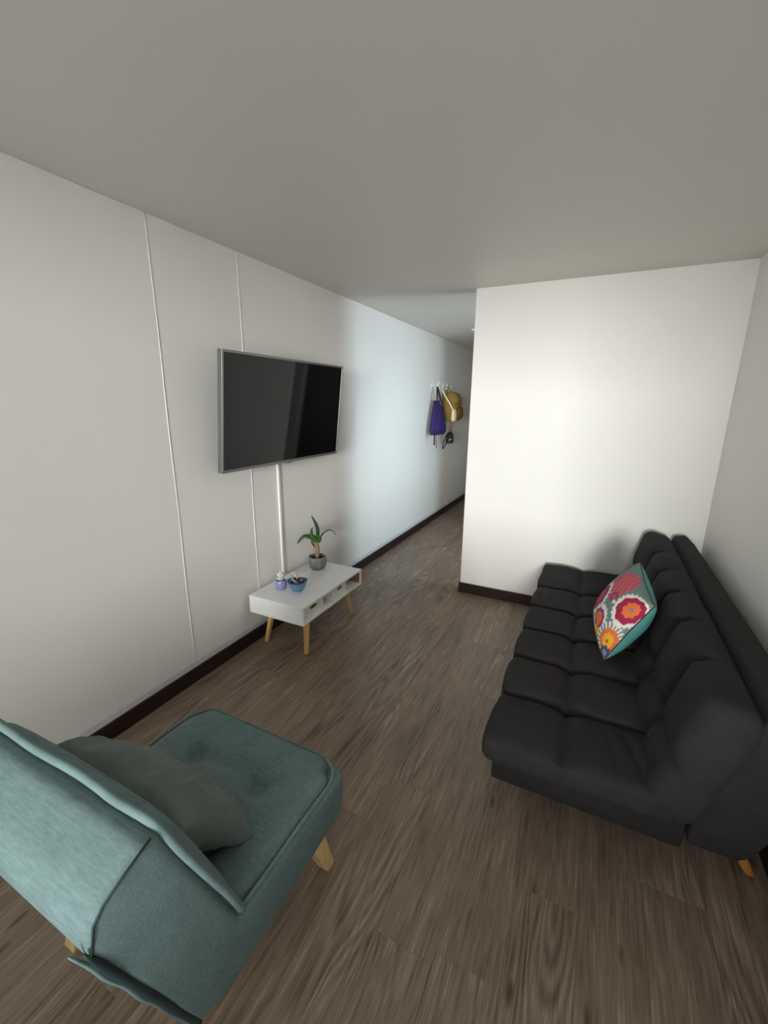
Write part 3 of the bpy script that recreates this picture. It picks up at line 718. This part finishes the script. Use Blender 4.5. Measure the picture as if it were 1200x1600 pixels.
cup = thing('lilac_cup', 'small lilac ceramic cup beside the blue bowl', 'cup', (0.155, 2.078, ZT))
MB().lathe([(0.026, 0.0), (0.033, 0.003), (0.038, 0.020), (0.0385, 0.040), (0.034, 0.056), (0.031, 0.062), (0.0285, 0.061), (0.030, 0.05), (0.03, 0.03)], n=40).build('body', M['lilac'], cup, True, 60)
fl = thing('white_flower', 'white petalled ornamental flower sitting in the lilac cup', 'flower', (0.155, 2.078, ZT+0.058))
MB().tube([(0, 0, -0.026), (0, 0, 0.02)], 0.012, 12).build('core', M['petal'], fl, True)
rp = random.Random(5)
for ring, (nn_, rad, zz, tilt_, sz_) in enumerate(((7, 0.019, 0.008, 0.85, 0.040), (6, 0.013, 0.018, 0.5, 0.042), (4, 0.006, 0.028, 0.2, 0.036))):
    for k in range(nn_):
        a = 2*pi*k/nn_+ring*0.5+rp.uniform(-.2, .2); V = []; F = []
        for i in range(6):
            for j in range(6):
                s, u = i/5, j/5*2-1
                wd = sz_*0.55*math.sin(pi*min(1, 0.22+0.72*s))
                rr = rad+sz_*s*math.sin(tilt_)*(1-0.35*s) - 0.006*u*u; z = zz+sz_*s*math.cos(tilt_)+0.004*math.sin(s*5+k)
                px_ = Vector((rr, u*wd, z)); px_.rotate(Matrix.Rotation(a, 3, 'Z')); V.append(px_)
        F = [(i*6+j, i*6+j+1, (i+1)*6+j+1, (i+1)*6+j) for i in range(5) for j in range(5)]
        o = obj('petal', V, F, M['petal'], fl, True)
        sm = o.modifiers.new('thickness', 'SOLIDIFY'); sm.thickness = 0.0012
bowl = thing('blue_bowl', 'blue glazed bowl of dark stones and pale shells on the console', 'bowl', (0.272, 2.102, ZT))
bo = MB(); nb = 48
rings = [(0.030, 0.0), (0.036, 0.004), (0.052, 0.030), (0.066, 0.062), (0.0675, 0.070), (0.063, 0.070), (0.060, 0.060), (0.05, 0.045)]
V = []
for r_, z_ in rings:
    for j in range(nb):
        a = 2*pi*j/nb; k = 1.0+0.025*math.cos(a*7)*min(1, z_/0.03); V.append((r_*k*math.cos(a), r_*k*math.sin(a), z_+0.004*math.sin(a*2+0.6)*(z_/0.07)))
F = [(i*nb+j, i*nb+(j+1) % nb, (i+1)*nb+(j+1) % nb, (i+1)*nb+j) for i in range(len(rings)-1) for j in range(nb)] + [tuple(range(nb-1, -1, -1)), tuple((len(rings)-1)*nb+j for j in range(nb))]
bo.add(V, F).build('body', M['blue'], bowl, True, 60)
def pebble(name, mat, loc, s, seed, label, cat, group=None):
    bm = bmesh.new(); bmesh.ops.create_icosphere(bm, subdivisions=2, radius=1)
    for v in bm.verts: v.co = Vector((v.co.x*s[0], v.co.y*s[1], v.co.z*s[2]))*(1+0.28*noise.noise(v.co*1.6+Vector((seed, 0, 0))))
    me = bpy.data.meshes.new(name); bm.to_mesh(me); bm.free(); me.materials.append(mat)
    for p in me.polygons: p.use_smooth = True
    o = bpy.data.objects.new(name, me); COL.objects.link(o); o.location = loc; o.rotation_euler = (seed, seed*2, seed*3)
    tag(o, label, cat, group); return o
rp = random.Random(11)
for k in range(15):
    a = rp.uniform(0, 2*pi); r_ = 0.043*math.sqrt(rp.random())
    pebble('stone', M['stone'] if k % 3 else M['soil'], (0.272+r_*math.cos(a), 2.102+r_*math.sin(a), ZT+0.062+rp.uniform(0, 0.012)), (rp.uniform(.009, .016), rp.uniform(.009, .014), rp.uniform(.007, .011)), k*1.3, 'dark brown stone heaped in the blue bowl', 'stone', 'stones in the blue bowl')
for k in range(5):
    a = 1.0+k*1.3; r_ = 0.020+0.005*k
    pebble('shell', M['pale'], (0.272+r_*math.cos(a), 2.102+r_*math.sin(a), ZT+0.077+0.003*(k % 2)), (0.012, 0.008, 0.005), k*2.1, 'pale shell lying on the dark stones in the bowl', 'shell', 'shells in the blue bowl')
tw = MB().tube([(0.235, 2.128, ZT+0.070), (0.231, 2.133, ZT+0.090), (0.222, 2.126, ZT+0.104), (0.212, 2.120, ZT+0.106)], [0.005, 0.005, 0.004, 0.003], 8).build('coral_twig', M['petal'], None, True)
tag(tw, 'white coral twig sticking out at the rim of the bowl', 'coral')

# ------------------------------------------------------------------ bags on hooks down the corridor
rack = thing('hook_rack', 'white wire hook rack on the corridor wall above the bags', 'hook rack', (0, 5.55, 1.80))
MB().box(0.0, 0.012, -0.30, 0.34, -0.012, 0.012).build('rail', M['plastic'], rack, bevel=0.003)
for yy in (-0.25, -0.05, 0.13, 0.30):
    MB().tube([(0.012, yy, 0.0), (0.03, yy, -0.03), (0.055, yy, -0.035), (0.068, yy, -0.005), (0.066, yy, 0.03)], 0.004, 8).build('hook', M['plastic'], rack, True)
    MB().tube([(0.010, yy-0.03, 0.01), (0.018, yy-0.03, 0.05), (0.02, yy, 0.07), (0.018, yy+0.03, 0.05), (0.010, yy+0.03, 0.01)], 0.003, 8).build('scroll', M['plastic'], rack, True)
def loft(rings, n=24, fold=0.0, seed=0):
    mb = MB(); V = []
    for i, (cx, cy, cz, rx, ry, p) in enumerate(rings):
        for j in range(n):
            a = 2*pi*j/n; cs, sn = math.cos(a), math.sin(a)
            x = math.copysign(abs(cs)**p, cs); y = math.copysign(abs(sn)**p, sn)
            k = 1+fold*math.sin(a*9+seed)*(1-i/len(rings))
            V.append((cx+rx*x*k, cy+ry*y*k, cz))
    F = [(i*n+j, i*n+(j+1) % n, (i+1)*n+(j+1) % n, (i+1)*n+j) for i in range(len(rings)-1) for j in range(n)]
    F += [tuple(range(n-1, -1, -1)), tuple((len(rings)-1)*n+j for j in range(n))]
    return mb.add(V, F)
bag = thing('drawstring_bag', 'purple drawstring bag with black straps hanging on the corridor hooks', 'bag', (0.07, 5.30, 1.20))
loft([(0.0, -0.02, 0.42, 0.030, 0.070, .9), (0.0, -0.02, 0.395, 0.030, 0.065, .9), (0.012, -0.015, 0.32, 0.045, 0.10, .8), (0.022, -0.01, 0.20, 0.058, 0.15, .7), (0.026, -0.01, 0.10, 0.066, 0.185, .65), (0.026, -0.01, 0.03, 0.066, 0.195, .6), (0.022, -0.01, 0.0, 0.05, 0.18, .6)], 36, 0.14).build('sack', M['purple'], bag, True)
for s in (-1, 1):
    MB().tube([(-0.005, 0.0, 0.585), (0.015, s*0.045-0.01, 0.50), (0.035, s*0.085-0.01, 0.38), (0.055, s*0.15-0.01, 0.18), (0.055, s*0.19-0.01, 0.03)], 0.010, 8).build('strap', M['blackcord'], bag, True)
    MB().tube([(-0.005, 0.0, 0.585), (0.02, s*0.02-0.02, 0.49), (0.028, s*0.04-0.02, 0.41)], 0.004, 6).build('drawcord', M['blackcord'], bag, True)
MB().tube([(0.055, -0.20, 0.05), (0.057, -0.215, -0.04), (0.055, -0.205, -0.12)], 0.009, 8).build('strap_end', M['blackcord'], bag, True)
MB().tube([(0.03, -0.06, 0.01), (0.03, -0.062, -0.08), (0.03, -0.05, -0.17)], 0.004, 6).build('loose_cord', M['tvback'], bag, True)

bp = thing('backpack', 'tan canvas backpack hanging behind the purple bag', 'backpack', (0.13, 5.76, 1.36))
loft([(0, 0, 0.0, 0.085, 0.13, .6), (0, 0, 0.02, 0.105, 0.16, .6), (0, 0, 0.18, 0.11, 0.165, .6), (0, 0, 0.29, 0.105, 0.155, .65), (-0.01, 0, 0.355, 0.08, 0.12, .75), (-0.02, 0, 0.375, 0.04, 0.07, .9)], 32).build('body', M['tan'], bp, True)
loft([(0.02, -0.02, 0.03, 0.10, 0.12, .6), (0.025, -0.02, 0.06, 0.115, 0.14, .6), (0.025, -0.02, 0.15, 0.115, 0.14, .6), (0.02, -0.02, 0.18, 0.10, 0.12, .7)], 28).build('pocket', M['tandark'], bp, True)
MB().box(0.085, 0.125, -0.17, -0.10, 0.20, 0.235).build('flap_buckle', M['tandark'], bp, bevel=0.006)
MB().tube([(-0.06, -0.08, 0.44), (-0.03, -0.06, 0.40), (0.0, -0.05, 0.36)], 0.007, 6).build('hang_loop', M['tandark'], bp, True)
pch = thing('cloth_pouch', 'cream cloth pouch on a long strap between the purple bag and backpack', 'pouch', (0.235, 5.50, 1.36))
loft([(0, 0.0, 0.0, 0.016, 0.055, .6), (0, 0, 0.03, 0.024, 0.065, .6), (0, 0, 0.12, 0.022, 0.065, .6), (0, 0, 0.16, 0.012, 0.06, .7)], 24, 0.04).build('pouch', M['creamcloth'], pch, True)
MB().tube([(-0.17, -0.02, 0.41), (-0.12, -0.03, 0.32), (-0.04, -0.04, 0.21), (0.0, -0.045, 0.14)], 0.011, 8).build('strap', M['creamcloth'], pch, True)
hb = thing('handbag', 'small black leather handbag hanging lowest on the corridor hooks', 'handbag', (0.13, 5.70, 1.06))
loft([(0, 0, 0.0, 0.035, 0.075, .45), (0, 0, 0.015, 0.042, 0.08, .45), (0, 0, 0.12, 0.036, 0.075, .5), (0, 0, 0.145, 0.022, 0.055, .6), (0, 0, 0.152, 0.012, 0.045, .6)], 28).build('body', M['black'], hb, True)
MB().tube([(0.0, -0.05, 0.14), (0.02, -0.06, 0.24), (0.0, -0.03, 0.36), (-0.04, -0.03, 0.55), (-0.065, -0.02, 0.71)], 0.006, 8).build('strap', M['tandark'], hb, True)
MB().tube([(0.0, 0.05, 0.14), (0.02, 0.03, 0.26), (0.0, -0.0, 0.36), (-0.04, -0.02, 0.55), (-0.065, -0.02, 0.71)], 0.006, 8).build('strap', M['tandark'], hb, True)
MB().tube([(0.02, -0.07, 0.12), (0.0, -0.16, 0.11), (-0.01, -0.24, 0.02), (-0.01, -0.26, -0.05), (-0.01, -0.22, -0.06), (0.0, -0.17, 0.0), (0.02, -0.09, 0.09)], 0.007, 8).build('wrist_loop', M['black'], hb, True)
MB().tube([(0.043, -0.07, 0.06), (0.046, -0.085, 0.05)], 0.011, 10).build('clasp', M['metal'], hb, True)
sd = thing('smoke_detector', 'small white round smoke detector on the corridor ceiling', 'smoke detector', (0.555, 5.10, H))
MB().lathe([(0.036, 0.0), (0.036, -0.008), (0.03, -0.018), (0.012, -0.022)], n=32).build('housing', M['plastic'], sd, True, 40)
MB().lathe([(0.012, -0.022), (0.012, -0.025), (0.004, -0.026)], n=20).build('sensor', M['metal'], sd, True, 40)
